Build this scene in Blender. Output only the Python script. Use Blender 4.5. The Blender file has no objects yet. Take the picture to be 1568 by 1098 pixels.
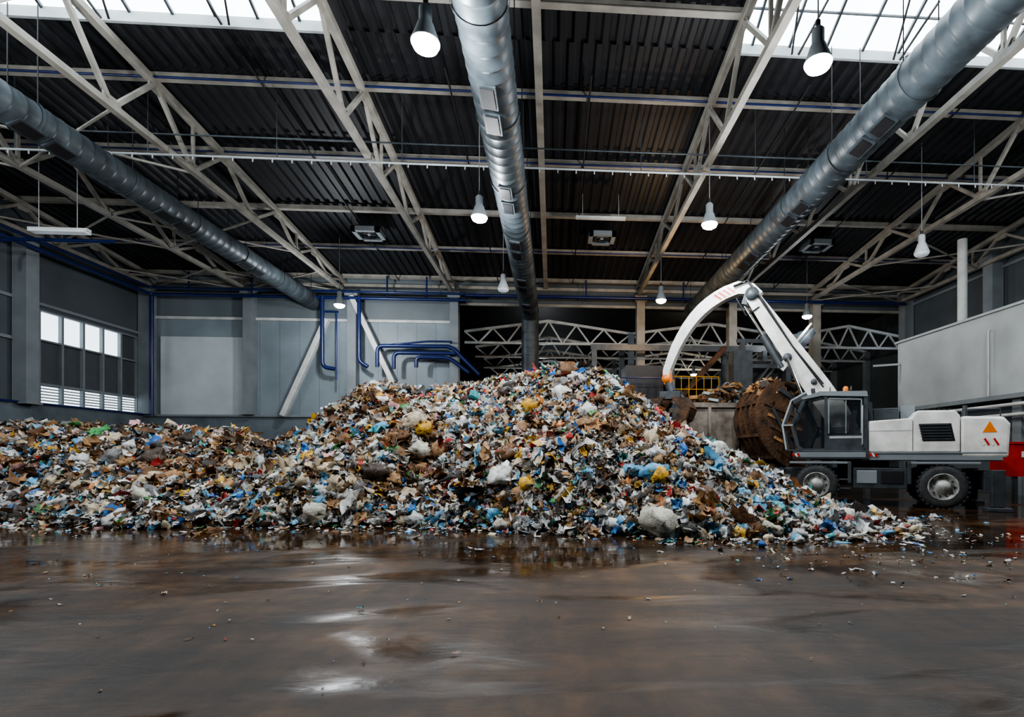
import bpy, math, random
import numpy as np
from mathutils import Vector, Matrix
random.seed(7); rng=np.random.default_rng(11)
scene=bpy.context.scene
EYE=1.55
def roofz(y): return 13.9-0.0865*(y-14)

# ---------------------------------------------------------------- materials
def mat(name,col,rough=0.5,metal=0.0,var=0.15,scale=3.0,bump=0.0,bscale=20,emit=None,estr=0,col2=None,stretch=None,spec=0.5,alpha=1.0):
    m=bpy.data.materials.new(name); m.use_nodes=True
    nt=m.node_tree; b=nt.nodes['Principled BSDF']
    b.inputs['Roughness'].default_value=rough; b.inputs['Metallic'].default_value=metal
    b.inputs['Specular IOR Level'].default_value=spec; b.inputs['Alpha'].default_value=alpha
    tc=nt.nodes.new('ShaderNodeTexCoord'); mp=nt.nodes.new('ShaderNodeMapping')
    nt.links.new(tc.outputs['Object'],mp.inputs['Vector'])
    if stretch: mp.inputs['Scale'].default_value=stretch
    nz=nt.nodes.new('ShaderNodeTexNoise'); nz.inputs['Scale'].default_value=scale; nz.inputs['Detail'].default_value=6
    nt.links.new(mp.outputs[0],nz.inputs['Vector'])
    cr=nt.nodes.new('ShaderNodeValToRGB')
    c=np.array(col); c2=np.array(col2) if col2 is not None else c*(1-var*1.6)
    cr.color_ramp.elements[0].position=0.3; cr.color_ramp.elements[1].position=0.7
    cr.color_ramp.elements[0].color=(*c2,1); cr.color_ramp.elements[1].color=(*np.clip(c*(1+var*0.5),0,1),1)
    nt.links.new(nz.outputs['Fac'],cr.inputs[0]); nt.links.new(cr.outputs[0],b.inputs['Base Color'])
    if bump>0:
        n2=nt.nodes.new('ShaderNodeTexNoise'); n2.inputs['Scale'].default_value=bscale; n2.inputs['Detail'].default_value=4
        nt.links.new(mp.outputs[0],n2.inputs['Vector'])
        bp=nt.nodes.new('ShaderNodeBump'); bp.inputs['Strength'].default_value=bump; bp.inputs['Distance'].default_value=0.05
        nt.links.new(n2.outputs['Fac'],bp.inputs['Height']); nt.links.new(bp.outputs[0],b.inputs['Normal'])
    if emit:
        b.inputs['Emission Color'].default_value=(*emit,1); b.inputs['Emission Strength'].default_value=estr
    return m
M={}
M['steel']=mat('painted_steel_cream',(0.30,0.28,0.245),0.55,0,0.2,2)
M['steel_w']=mat('painted_steel_white',(0.58,0.59,0.57),0.45,0,0.15,2)
M['deck']=mat('roof_deck_dark',(0.018,0.019,0.022),0.55,0.1,0.2,0.6,spec=.3)
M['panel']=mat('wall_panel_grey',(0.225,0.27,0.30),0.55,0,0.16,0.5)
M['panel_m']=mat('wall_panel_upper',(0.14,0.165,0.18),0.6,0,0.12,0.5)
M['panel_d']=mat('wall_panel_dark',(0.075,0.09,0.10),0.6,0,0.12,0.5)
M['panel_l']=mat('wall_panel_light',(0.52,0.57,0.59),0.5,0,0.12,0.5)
M['conc']=mat('push_wall_concrete',(0.13,0.16,0.18),0.7,0,0.25,0.8,0.3,6)
M['col']=mat('column_grey',(0.20,0.225,0.24),0.6,0,0.12,1.2)
M['blue']=mat('blue_pipe_paint',(0.008,0.018,0.10),0.35,0,0.2,3)
M['galv']=mat('galvanised_duct',(0.062,0.076,0.086),0.45,0.15,0.35,1.6,0.05,8,spec=.3)
M['black']=mat('black_metal',(0.014,0.014,0.016),0.5,0.2,0.2,4)
M['dgrey']=mat('dark_grey_paint',(0.055,0.064,0.072),0.45,0.1,0.3,3)
M['white']=mat('excavator_white_paint',(0.80,0.79,0.74),0.38,0,0.2,2.5)
M['lgrey']=mat('light_grey_paint',(0.40,0.43,0.44),0.5,0,0.14,0.7)
M['rubber']=mat('tyre_rubber',(0.035,0.036,0.038),0.75,0,0.35,6,0.3,20)
M['rim']=mat('wheel_rim_grey',(0.45,0.45,0.42),0.5,0.1,0.5,5)
M['rust']=mat('rusty_steel',(0.13,0.06,0.026),0.7,0.2,0.2,3,0.6,12,col2=(0.02,0.013,0.010))
M['rust_l']=mat('muddy_steel_bright',(0.46,0.23,0.08),0.7,0.0,0.3,4,0.8,9,col2=(0.07,0.035,0.016))
M['glass']=mat('cab_glass',(0.02,0.03,0.04),0.04,0.0,0.2,1,spec=0.7,alpha=.34)
M['seat']=mat('seat_fabric',(0.04,0.04,0.045),0.8,0,0.2,9)
M['chrome']=mat('hydraulic_chrome',(0.6,0.6,0.6),0.15,1.0,0.05,3)
M['orange']=mat('orange_plastic',(0.85,0.22,0.02),0.4,0,0.1,3)
M['red']=mat('red_paint',(0.5,0.02,0.015),0.4,0,0.15,3)
M['yellow']=mat('yellow_rail_paint',(0.50,0.27,0.012),0.5,0,0.2,3)
M['hop']=mat('skip_steel_grey',(0.30,0.27,0.23),0.6,0.1,0.4,2,0.3,8,col2=(0.10,0.07,0.05))
M['lens']=mat('lamp_lens_glow',(1,1,1),0.4,emit=(0.93,0.98,1),estr=32)
M['lens_w']=mat('lamp_lens_warm',(1,0.8,0.6),0.4,emit=(1,0.6,0.28),estr=16)
M['lens_off']=mat('lamp_lens_frosted',(0.6,0.66,0.7),0.3,emit=(0.9,0.95,1),estr=0.1)
M['sky']=mat('skylight_polycarbonate',(0.8,0.85,0.88),0.5,emit=(0.84,0.94,1.0),estr=6.5)
M['pane']=mat('window_frosted_glass',(0.8,0.85,0.88),0.4,emit=(0.78,0.9,1.0),estr=2.6,var=0.3,scale=0.9)
M['sheet']=mat('grey_window_panel',(0.07,0.08,0.088),0.4,0,0.1,2)

# ---------------------------------------------------------------- mesh builder
class B:
    def __init__(s): s.v=[];s.f=[];s.m=[];s.sm=[];s.mats=[]
    def mi(s,k):
        if k not in s.mats: s.mats.append(k)
        return s.mats.index(k)
    def add(s,vs,fs,k,smooth=False):
        o=len(s.v); s.v+= [tuple(v) for v in vs]; i=s.mi(k)
        for f in fs: s.f.append(tuple(a+o for a in f)); s.m.append(i); s.sm.append(smooth)
    def box(s,c,d,k,rot=None):
        c=Vector(c); vs=[]
        for x in(-.5,.5):
            for y in(-.5,.5):
                for z in(-.5,.5):
                    p=Vector((x*d[0],y*d[1],z*d[2]))
                    if rot: p=rot@p
                    vs.append(c+p)
        s.add(vs,[(0,1,3,2),(4,6,7,5),(0,4,5,1),(2,3,7,6),(0,2,6,4),(1,5,7,3)],k)
    def bx(s,x0,x1,y0,y1,z0,z1,k): s.box(((x0+x1)/2,(y0+y1)/2,(z0+z1)/2),(x1-x0,y1-y0,z1-z0),k)
    def beam(s,p,q,w,h,k,up=(0,0,1)):
        p=Vector(p);q=Vector(q);d=q-p;L=d.length
        if L<1e-5:return
        d.normalize();u=Vector(up)
        if abs(d.dot(u))>.98:u=Vector((1,0,0))
        a=d.cross(u).normalized();b=a.cross(d).normalized()
        vs=[]
        for e in(p,q):
            for i,j in((-1,-1),(1,-1),(1,1),(-1,1)): vs.append(e+a*(i*w/2)+b*(j*h/2))
        s.add(vs,[(0,3,2,1),(4,5,6,7),(0,1,5,4),(1,2,6,5),(2,3,7,6),(3,0,4,7)],k)
    def tube(s,pts,r,k,n=10):
        pts=[Vector(p) for p in pts]; R=r if isinstance(r,(list,tuple)) else [r]*len(pts)
        vs=[];fs=[];a=None
        for i,p in enumerate(pts):
            d=(pts[min(i+1,len(pts)-1)]-pts[max(i-1,0)]).normalized()
            if a is None:
                u=Vector((0,0,1)) if abs(d.z)<.9 else Vector((1,0,0)); a=d.cross(u).normalized()
            else:
                a=(a-d*a.dot(d)).normalized()
            b=d.cross(a)
            for j in range(n):
                t=2*math.pi*j/n; vs.append(p+(a*math.cos(t)+b*math.sin(t))*R[i])
        for i in range(len(pts)-1):
            for j in range(n):
                fs.append((i*n+j,i*n+(j+1)%n,(i+1)*n+(j+1)%n,(i+1)*n+j))
        s.add(vs,fs,k,True)
        s.add(vs[:n],[tuple(reversed(range(n)))],k); s.add(vs[-n:],[tuple(range(n))],k)
    def lathe(s,prof,o,axis,k,n=24,smooth=True):
        o=Vector(o);ax=Vector(axis).normalized();u=Vector((0,0,1)) if abs(ax.z)<.9 else Vector((1,0,0))
        a=ax.cross(u).normalized();b=ax.cross(a);vs=[];fs=[]
        for r,h in prof:
            for j in range(n):
                t=2*math.pi*j/n; vs.append(o+ax*h+(a*math.cos(t)+b*math.sin(t))*max(r,1e-4))
        for i in range(len(prof)-1):
            for j in range(n): fs.append((i*n+j,i*n+(j+1)%n,(i+1)*n+(j+1)%n,(i+1)*n+j))
        s.add(vs,fs,k,smooth)
    def prism(s,poly,y0,y1,k,plane='xz'):
        n=len(poly); f=(lambda p,t:(p[0],t,p[1])) if plane=='xz' else ((lambda p,t:(t,p[0],p[1])) if plane=='yz' else (lambda p,t:(p[0],p[1],t)))
        vs=[f(p,y0) for p in poly]+[f(p,y1) for p in poly]
        fs=[tuple(range(n)),tuple(reversed(range(n,2*n)))]+[(i,i+n,(i+1)%n+n,(i+1)%n) for i in range(n)]
        s.add(vs,fs,k)
    def obj(s,name,parent=None,bevel=0,fix=True):
        me=bpy.data.meshes.new(name); me.from_pydata(s.v,[],s.f)
        for k in s.mats: me.materials.append(M[k])
        me.polygons.foreach_set('material_index',s.m); me.polygons.foreach_set('use_smooth',s.sm)
        if fix:
            import bmesh
            bm=bmesh.new();bm.from_mesh(me);bmesh.ops.recalc_face_normals(bm,faces=bm.faces);bm.to_mesh(me);bm.free()
        me.update()
        o=bpy.data.objects.new(name,me); scene.collection.objects.link(o)
        if parent:o.parent=parent
        if bevel:
            mo=o.modifiers.new('bevel','BEVEL');mo.width=bevel;mo.segments=2;mo.limit_method='ANGLE';mo.angle_limit=math.radians(40)
        return o
def empty(name,loc=(0,0,0),rz=0):
    e=bpy.data.objects.new(name,None);scene.collection.objects.link(e);e.location=loc;e.rotation_euler=(0,0,rz);return e

# ---------------------------------------------------------------- floor
fm=bpy.data.materials.new('wet_concrete_floor');fm.use_nodes=True
nt=fm.node_tree;b=nt.nodes['Principled BSDF'];N=nt.nodes.new;L=nt.links.new
tc=N('ShaderNodeTexCoord')
def noise(sc,det,vec=None,stretch=None,dist=0,loc=None,rotz=0):
    mp=N('ShaderNodeMapping');L(tc.outputs['Object'],mp.inputs['Vector'])
    if stretch:mp.inputs['Scale'].default_value=stretch
    if loc:mp.inputs['Location'].default_value=loc
    mp.inputs['Rotation'].default_value=(0,0,rotz)
    n=N('ShaderNodeTexNoise');n.inputs['Scale'].default_value=sc;n.inputs['Detail'].default_value=det;n.inputs['Distortion'].default_value=dist
    L(mp.outputs[0],n.inputs['Vector']);return n.outputs['Fac']
def ramp(fac,stops):
    r=N('ShaderNodeValToRGB');e=r.color_ramp.elements
    while len(e)<len(stops):e.new(.5)
    for i,(p,c) in enumerate(stops):
        e[i].position=p;e[i].color=(c,c,c,1) if not isinstance(c,tuple) else (*c,1)
    L(fac,r.inputs[0]);return r.outputs[0]
def mathn(op,a,b_):
    m=N('ShaderNodeMath');m.operation=op
    for i,v in enumerate((a,b_)):
        if isinstance(v,(int,float)): m.inputs[i].default_value=v
        else: L(v,m.inputs[i])
    return m.outputs[0]
def mul(a,b_):
    m=N('ShaderNodeMix');m.data_type='RGBA';m.blend_type='MULTIPLY';m.inputs[0].default_value=1
    L(a,m.inputs[6]);L(b_,m.inputs[7]);return m.outputs[2]
big=noise(0.35,6,stretch=(0.8,1.2,1),dist=0.6); fine=noise(5,8); tiny=noise(45,3)
streak=noise(1.1,6,stretch=(0.25,2.2,1),dist=.4,rotz=.5);streak2=noise(1.3,6,stretch=(2.0,0.3,1),dist=.4,rotz=.25)
c1=ramp(big,[(0.3,(0.024,0.014,0.008)),(0.5,(0.060,0.031,0.015)),(0.7,(0.115,0.060,0.027))])
c2=ramp(fine,[(0.35,0.6),(0.7,1.2)])
col_=mul(mul(mul(c1,c2),ramp(streak,[(.35,.5),(.6,1.15)])),ramp(streak2,[(.35,.55),(.6,1.1)]))
mx2=N('ShaderNodeMix');mx2.data_type='RGBA';mx2.blend_type='MIX'
L(ramp(tiny,[(0.68,0.0),(0.74,.5)]),mx2.inputs[0]);L(col_,mx2.inputs[6]);mx2.inputs[7].default_value=(.18,.13,.09,1)
L(mx2.outputs[2],b.inputs['Base Color'])
b.inputs['Specular IOR Level'].default_value=.36
sep=N('ShaderNodeSeparateXYZ');L(tc.outputs['Object'],sep.inputs[0])
mr=N('ShaderNodeMapRange');L(sep.outputs['Y'],mr.inputs['Value']);mr.inputs['From Min'].default_value=5.2;mr.inputs['From Max'].default_value=9.2;mr.inputs['To Min'].default_value=-.05;mr.inputs['To Max'].default_value=.20
wet=mathn('SUBTRACT',noise(0.5,7,stretch=(0.55,1.4,1),dist=1.0),mr.outputs[0])
L(ramp(wet,[(0.29,0.04),(0.40,0.20),(0.52,0.60)]),b.inputs['Roughness'])
bf=noise(3.0,9,stretch=(0.6,1.3,1),dist=.5);bp=N('ShaderNodeBump');bp.inputs['Distance'].default_value=0.05
L(ramp(wet,[(0.28,0.06),(0.48,0.4)]),bp.inputs['Strength'])
L(bf,bp.inputs['Height']);L(bp.outputs[0],b.inputs['Normal'])
M['floor']=fm
f=B();f.bx(-26,25,-12,66,-0.3,0,'floor');f.obj('floor')

# ---------------------------------------------------------------- walls
XL,XR,YB=-24.0,23.0,32.5
def ytop(y):return roofz(y)+0.25
w=B()
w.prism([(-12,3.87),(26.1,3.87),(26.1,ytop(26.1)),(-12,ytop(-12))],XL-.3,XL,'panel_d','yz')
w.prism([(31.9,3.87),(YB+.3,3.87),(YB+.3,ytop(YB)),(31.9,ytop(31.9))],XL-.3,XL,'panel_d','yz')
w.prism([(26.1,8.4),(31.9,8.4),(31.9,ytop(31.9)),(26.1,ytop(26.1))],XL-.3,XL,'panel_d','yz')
w.bx(XL-.3,XL+.25,-12,YB,0,3.87,'conc')
for z in(6.8,8.65,11.4): w.bx(XL,XL+.12,-12,(25 if z<8.5 else YB),z-.07,z+.07,'col')
w.obj('wall_left')
w=B()
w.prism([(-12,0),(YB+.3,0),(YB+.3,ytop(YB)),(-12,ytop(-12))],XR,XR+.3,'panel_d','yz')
w.bx(XR-.25,XR,-12,YB,0,3.87,'conc')
for z in(6.8,8.6,11.2): w.bx(XR-.12,XR,-12,YB,z-.07,z+.07,'col')
w.obj('wall_right')
w=B()
w.bx(XL,-6,YB,YB+.3,3.85,roofz(YB)+.3,'panel')
w.bx(XL,-6,YB-.25,YB+.3,0,3.85,'conc')
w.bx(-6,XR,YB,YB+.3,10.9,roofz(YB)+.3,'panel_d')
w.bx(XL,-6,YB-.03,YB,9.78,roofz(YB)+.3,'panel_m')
w.bx(XL+.9,-18.35,YB-.08,YB,3.85,8.6,'panel_l')
for x0,x1 in((XL,-6.0),(-5.7,XR)):
    w.bx(x0,x1,YB-.16,YB,11.75,11.93,'steel')
w.bx(XL,-6,YB-.16,YB,9.62,9.78,'steel_w')
w.bx(-6,XR,YB-.16,YB,10.75,10.9,'steel')
w.bx(XL,-6.3,YB-.4,YB-.2,3.85,3.97,'col')
for x in np.arange(-17.5,-6.3,1.15): w.bx(x-.008,x+.008,YB-.01,YB,3.97,9.6,'panel_m')
w.obj('wall_back')
w=B();w.bx(XL,XR,-12.3,-12,0,16.4,'panel_d');w.obj('wall_front')
# window in left wall
w=B()
y0,y1=26.1,31.9;n=5;dy=(y1-y0)/n
for i in range(n):
    a=y0+i*dy+.05;c=y0+(i+1)*dy-.05
    w.bx(XL-.18,XL-.14,a,c,7.02,8.35,'pane' if i<4 else 'sheet')
    w.bx(XL-.18,XL-.12,a,c,5.0,6.95,'sheet')
    w.bx(XL-.18,XL-.14,a,c,3.92,4.9,'pane')
    for z in np.arange(4.0,4.9,.14): w.bx(XL-.13,XL-.11,a,c,z,z+.07,'lgrey')
for i in range(n+1): w.bx(XL-.2,XL+.03,y0+i*dy-.06,y0+i*dy+.06,3.87,8.4,'col')
for z in(3.87,4.92,6.97,8.36): w.bx(XL-.2,XL+.035,y0,y1,z-.02,z+.06,'col')
w.obj('window_1')
# columns
def column(x,y,ztop,w_=.55,k='col',z0=0):
    c=B();c.bx(x-w_/2,x+w_/2,y-.3,y+.3,z0,ztop,k)
    c.bx(x-w_/2-.12,x+w_/2+.12,y-.4,y+.4,ztop-.35,ztop,k)
    c.bx(x-w_/2-.08,x+w_/2+.08,y-.38,y+.38,z0,z0+.1,k)
    c.obj('column')
for x in(-17.9,-11.95,-5.95,5.4,11.2,16.6): column(x,YB-.31,11.4,.5,'col' if x<0 else 'steel',3.97 if x<-6 else 0)
for y in(13.5,19.3,25.1): column(XL+.36,y,11.8,.6,z0=3.87)
column(XL+.36,YB-.35,11.8,.6,z0=3.97)
column(XR-.36,25.5,11.8,.6,z0=7.7)
column(XR-.36,YB-.35,11.8,.6)
# wall braces
w=B();w.beam((-13.3,YB-.75,9.6),(-15.8,YB-.75,3.9),.3,.3,'steel_w');w.obj('wall_brace')
w=B();w.beam((-11.9,YB-.75,11.0),(-8.6,YB-.75,4.0),.28,.28,'steel_w');w.obj('wall_brace')

# ---------------------------------------------------------------- ceiling
c=B()
def deck(x0,x1,ya,yb):
    per=.42;xs=[];x=x0;i=0
    while x<x1:
        for dx,dz in((0,0),(.16,0),(.22,.09),(.36,.09)): xs.append((x+dx,dz))
        x+=per
    xs.append((x1,0));vs=[];fs=[]
    for x,dz in xs:
        for y in(ya,yb): vs.append((min(x,x1),y,roofz(y)+dz))
    for i in range(len(xs)-1): fs.append((2*i,2*i+1,2*i+3,2*i+2))
    c.add(vs,fs,'deck')
YS=15.45;YE=11.6;YM=13.3
deck(XL-.3,XR+.3,YS,YB+.3);deck(-6.1,5.3,YE,YS);deck(XL-.3,XR+.3,-12.3,YE)
c.prism([(YS,roofz(YS)+.15),(YB+.3,roofz(YB)+.15),(YB+.3,roofz(YB)+.3),(YS,roofz(YS)+.3)],XL-.3,XR+.3,'deck','yz')
c.obj('ceiling')
# skylights
for x0,x1 in((XL+.1,-6.2),(5.4,XR-.1)):
    s=B()
    r0=roofz(YS);re=roofz(YE)
    s.bx(x0,x1,YS-.05,YS+.04,r0-.10,r0+.2,'lgrey')
    s.bx(x0,x1,YE-.05,YE+.1,re-.1,re+.35,'lgrey')
    for xx in(x0,x1): s.prism([(YE,re),(YS,r0),(YS,r0+.25),(YM,r0+1.3),(YE,re+.3)],xx-.06,xx+.06,'lgrey','yz')
    s.prism([(YS,r0+.2),(YM,r0+1.25),(YM,r0+1.3),(YS,r0+.25)],x0,x1,'sky','yz')
    s.prism([(YM,r0+1.25),(YE,re+.25),(YE,re+.3),(YM,r0+1.3)],x0,x1,'sky','yz')
    x=x0+.6
    while x<x1:
        s.beam((x,YS,r0+.17),(x,YM,r0+1.2),.07,.1,'dgrey');s.beam((x,YE,re+.2),(x,YM,r0+1.2),.07,.1,'dgrey');x+=1.15
    s.beam((x0,14.6,r0+.58),(x1,14.6,r0+.58),.05,.05,'dgrey')
    for x in np.arange(x0+1.8,x1-1,3.2):
        s.beam((x,15.35,r0-.1),(x-.35,14.0,r0+.85),.05,.05,'black');s.beam((x+.2,15.35,r0-.1),(x+.6,14.2,r0+.75),.05,.05,'black')
    s.obj('skylight')
# purlins
PY=[14.1,17.3,20.8,24.6,28.2,31.9]
p=B()
for y in PY:
    z=roofz(y)-.12
    segs=[(XL,XR)] if y>14.5 else [(-6.1,5.3)]
    for a,d in segs:
        p.bx(a,d,y-.06,y+.06,z-.10,z+.10,'steel');p.bx(a,d,y-.11,y+.11,z-.12,z-.09,'steel')
p.beam((-.45,2,roofz(2)-.35),(-.45,YB,roofz(YB)-.35),.24,.3,'steel')
p.obj('roof_purlins')
# trusses along the building
def truss(X,k='steel'):
    t=B();zb=11.45
    t.beam((X,2,zb),(X,YB-.1,zb),.2,.18,k)
    t.beam((X,2,roofz(2)-.34),(X,YB-.1,roofz(YB)-.34),.22,.2,k)
    tops=[3.3,6.9,10.5]+PY
    for i in range(len(tops)-1):
        a,c_=tops[i],tops[i+1];m=(a+c_)/2
        t.beam((X,m,zb),(X,a,roofz(a)-.35),.12,.12,k)
        t.beam((X,m,zb),(X,c_,roofz(c_)-.35),.12,.12,k)
        if i%2==0: t.beam((X,m+.0,zb),(X,m,roofz(m)-.35),.09,.09,k)
        t.box((X,m,zb+.12),(.05,.6,.35),k)
        t.box((X,a,roofz(a)-.5),(.05,.5,.3),k)
    t.obj('roof_truss')
for X in(-23.3,-18.2,-12.5,-6.1,5.25,11.2,16.4,22.3): truss(X)
# cross bracing between bottom chords
t=B()
for X0,X1 in((-23.3,-18.2),(-18.2,-12.5),(16.4,22.3)):
    for y in(15.7,22.7,28.8):
        t.tube([(X0,y,11.4),(X1,y+3.4,11.4)],.045,'steel',6);t.tube([(X0,y+3.4,11.4),(X1,y,11.4)],.045,'steel',6)
t.obj('roof_cross_bracing')
# sprinkler pipes
t=B()
t.tube([(XL+.4,17.7,11.25),(XR-.2,17.7,11.25)],.035,'lgrey',8)
for x in np.arange(XL+.6,XR-.2,.62): t.tube([(x,17.7,11.24),(x,17.7,11.12)],.022,'lgrey',6)
t.tube([(XL+.4,17.2,11.62),(XR-.2,17.2,11.62)],.025,'galv',6)
for x in np.arange(XL+3,XR,4): t.tube([(x,17.7,11.2),(x,17.7,roofz(17.7)-.02)],.015,'galv',5)
t.obj('sprinkler_pipe')
t=B()
for y,dz in((27.9,.3),(20.6,.3),(17.1,.3)): t.tube([(XL+.3,y,roofz(y)-dz),(XR-.3,y,roofz(y)-dz)],.035,'blue',8)
for x in(-21,-9.2,-3.3,1.2,8.2,13.8): t.tube([(x,16.2,roofz(16.2)-.3),(x,32,roofz(32)-.3)],.03,'black',6)
t.obj('blue_ceiling_pipes')

# ---------------------------------------------------------------- ducts
def duct(name,X,Z,r,ya,yb,drop=None,slots=()):
    d=B();prof=[];y=ya
    while y<yb:
        prof+=[(r,y),(r,y+.28),(r+.012,y+.30),(r+.012,y+.34),(r,y+.36)];y+=.40
    d.lathe(prof,(X,0,Z),(0,1,0),'galv',28)
    if drop is not None:
        pts=[(X,yb-.1,Z)]+[(X,yb+.6*math.sin(a),Z-.6+.6*math.cos(a)) for a in np.linspace(0.2,math.pi/2,6)]+[(X,yb+.6,drop)]
        d.tube(pts,r,'galv',24)
        for z in np.arange(drop,Z-.8,.45): d.lathe([(r+.03,0),(r+.03,.06)],(X,yb+.6,z),(0,0,1),'galv',24)
    else:
        d.lathe([(r,0),(r*.6,.12),(0,.13)],(X,yb,Z),(0,1,0),'galv',24)
    for yy in np.arange(ya+1.5,yb,3.2):
        d.lathe([(r+.04,0),(r+.04,.1)],(X,yy,Z),(0,1,0),'galv',28)
        for sx in(-1,1): d.tube([(X+sx*r*.8,yy,Z+.3),(X+sx*r*.8,yy,roofz(yy)-.02)],.015,'black',5)
    for yy,ang in slots:
        a=math.radians(ang);nx,nz=math.sin(a),-math.cos(a)
        rot=Matrix.Rotation(-a,3,'Y')
        for k in(0,1):
            d.box((X+nx*(r+.02),yy+k*.95,Z+nz*(r+.02)),(.40,.76,.05),'galv',rot)
            d.box((X+nx*(r+.05),yy+k*.95,Z+nz*(r+.05)),(.30,.64,.03),'black',rot)
    d.obj(name)
duct('ventilation_duct',-14.3,10.75,.48,4,32.0,None,[(15,25),(20,25),(25,25)])
duct('ventilation_duct',-1.38,10.15,.52,2,31.2,4.4,[(11.9,-8),(16.2,-8),(20.2,-8),(24.5,-8),(28.4,-8)])
duct('ventilation_duct',8.75,10.6,.55,4,32.0,None,[(13.0,-25),(17.5,-25),(22,-25),(26.5,-25)])
# HVAC cassettes
for x,y in((2.4,25.8),(-8.9,26.0),(13.5,26.0)):
    h=B();z=roofz(y)-.55
    for sx,sy,dx,dy in((0,-.55,1.3,.2),(0,.55,1.3,.2),(-.55,0,.2,1.3),(.55,0,.2,1.3)): h.box((x+sx,y+sy,z),(dx,dy,.22),'col')
    h.box((x,y,z+.12),(1.0,1.0,.2),'black')
    h.lathe([(.34,-.1),(.38,0),(.34,.1)],(x,y,z),(0,0,1),'dgrey',20)
    for k in range(4):
        a=k*math.pi/2+.4;h.box((x+.17*math.cos(a),y+.17*math.sin(a),z-.02),(.3,.1,.02),'dgrey',Matrix.Rotation(a,3,'Z'))
    h.lathe([(0,-.06),(.08,-.05),(.08,.05)],(x,y,z),(0,0,1),'lgrey',12)
    for sx in(-.6,.6):
        for sy in(-.6,.6): h.tube([(x+sx,y+sy,z),(x+sx,y+sy,roofz(y+sy)-.02)],.015,'black',5)
    h.obj('ceiling_ventilation_unit')
# ---------------------------------------------------------------- lamps
def lamp(x,y,z,kind='on',e=1500,col=(.9,.95,1),fix=True):
    l=B();zt=roofz(y)-.02 if y<YB else 12.3
    l.tube([(x,y,z+.5),(x,y,zt)],.015,'col',6)
    l.lathe([(0,.62),(.07,.62),(.12,.56),(.12,.3),(.15,.26),(.18,.16),(.27,-.08),(.26,-.09),(.16,.14),(.0,.2)],(x,y,z),(0,0,1),'col' if kind!='off' else 'lgrey',24)
    l.tube([(x,y,z+.6),(x,y,z+.75)],.05,'black',8)
    lk={'on':'lens','warm':'lens_w','off':'lens_off'}[kind]
    l.lathe([(.255,-.04),(.26,-.10),(.22,-.18),(.13,-.23),(0,-.25)],(x,y,z),(0,0,1),lk,24)
    o=l.obj('high_bay_lamp')
    if kind!='off':
        ld=bpy.data.lights.new('lamp_light','POINT');ld.energy=e;ld.color=col;ld.shadow_soft_size=.25
        lo=bpy.data.objects.new('lamp_light',ld);scene.collection.objects.link(lo);lo.location=(x,y,z-.6);lo.parent=o
LZ=9.35
C=(.92,.965,1)
for x in(-2.38,5.2): 
    for y in(9.95,17.1): lamp(x,y,LZ,'on',1400 if y<12 else 950,C)
lamp(-10.9,27.5,LZ,'on',1000,C)
lamp(5.34,25.6,LZ,'warm',600,(1,.62,.3))
lamp(14,28,LZ,'on',350,C);lamp(14,19,LZ,'off');lamp(-2.3,24.4,LZ,'off')
for x,y in((-10.9,9.95),(-18.9,9.95),(14,9.95)): lamp(x,y,LZ,'on',1250,C)  # unseen lamps beyond the frame sides, added for extra light on pile and hall
for x in(-10.9,-2.4,5.2,14): lamp(x,2,LZ,'off')
lamp(-1,46,8.6,'on',300,C);lamp(12,44,8.6,'on',250,(1,.85,.6))
# hanging strip light
l=B();l.bx(-18.7,-16.7,19.9,20.1,9.62,9.72,'steel_w');l.bx(-18.65,-16.75,19.85,20.15,9.56,9.62,'lens_off')
for x in(-18.4,-17.1): l.tube([(x,20,9.7),(x,20,roofz(20)-.02)],.012,'lgrey',5)
l.obj('strip_light')
l=B();l.bx(1.0,3.2,22.9,23.1,12.0,12.1,'steel_w');
for x in(1.3,2.9): l.tube([(x,23,12.1),(x,23,roofz(23)-.02)],.012,'lgrey',5)
l.obj('strip_light')

# ---------------------------------------------------------------- blue wall pipes
def rounded(pts,r=.25):
    pts=[Vector(p) for p in pts];out=[pts[0]]
    for i in range(1,len(pts)-1):
        a=(pts[i-1]-pts[i]);c_=(pts[i+1]-pts[i]);ra=min(r,a.length/2,c_.length/2)
        A=pts[i]+a.normalized()*ra;Cc=pts[i]+c_.normalized()*ra
        for t in(0,.25,.5,.75,1): out.append(A*(1-t)**2+pts[i]*2*t*(1-t)+Cc*t*t)
    out.append(pts[-1]);return out
t=B();yb=YB-.85
for dz,r in((0,.10),(.38,.07)):
    t.tube(rounded([(XL+.9,-5,10.75+dz),(XL+.9,yb,10.85+dz),(-5.2,yb,10.85+dz)]),r,'blue',8)
t.tube([(-5.2,yb,11.15),(XR-.8,yb,11.15)],.10,'blue',8)
t.tube(rounded([(XL+.9,yb+.1,10.9),(XL+.9,yb+.1,3.9)]),.10,'blue',8)
def bp_(pts,r=.12): t.tube(rounded([(x,yb-.05,z) for x,z in pts],.35),r,'blue',8)
bp_([(-13.5,10.9),(-13.5,6.75),(-12.8,6.65)]);bp_([(-12.7,10.0),(-12.7,6.0)],.05)
bp_([(-13.5,10.0),(-12.6,10.0)],.06)
bp_([(-11.4,10.9),(-11.4,7.1),(-10.9,6.8)])
bp_([(-10.35,6.8),(-10.35,8.05),(-6.0,8.05),(-5.4,7.4),(-4.4,6.4)])
bp_([(-9.4,6.7),(-9.4,7.65),(-5.8,7.65)]);bp_([(-8.1,6.8),(-8.1,7.4),(-6.2,7.4),(-5.0,6.5)])
bp_([(-9.7,8.1),(-7.4,8.35),(-6,8.35)],.06)
for x in(-21,-17.5,-9.8,-7.5,2,8): t.tube([(x,yb,10.9),(x,yb,12.2)],.05,'blue',6)
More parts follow.
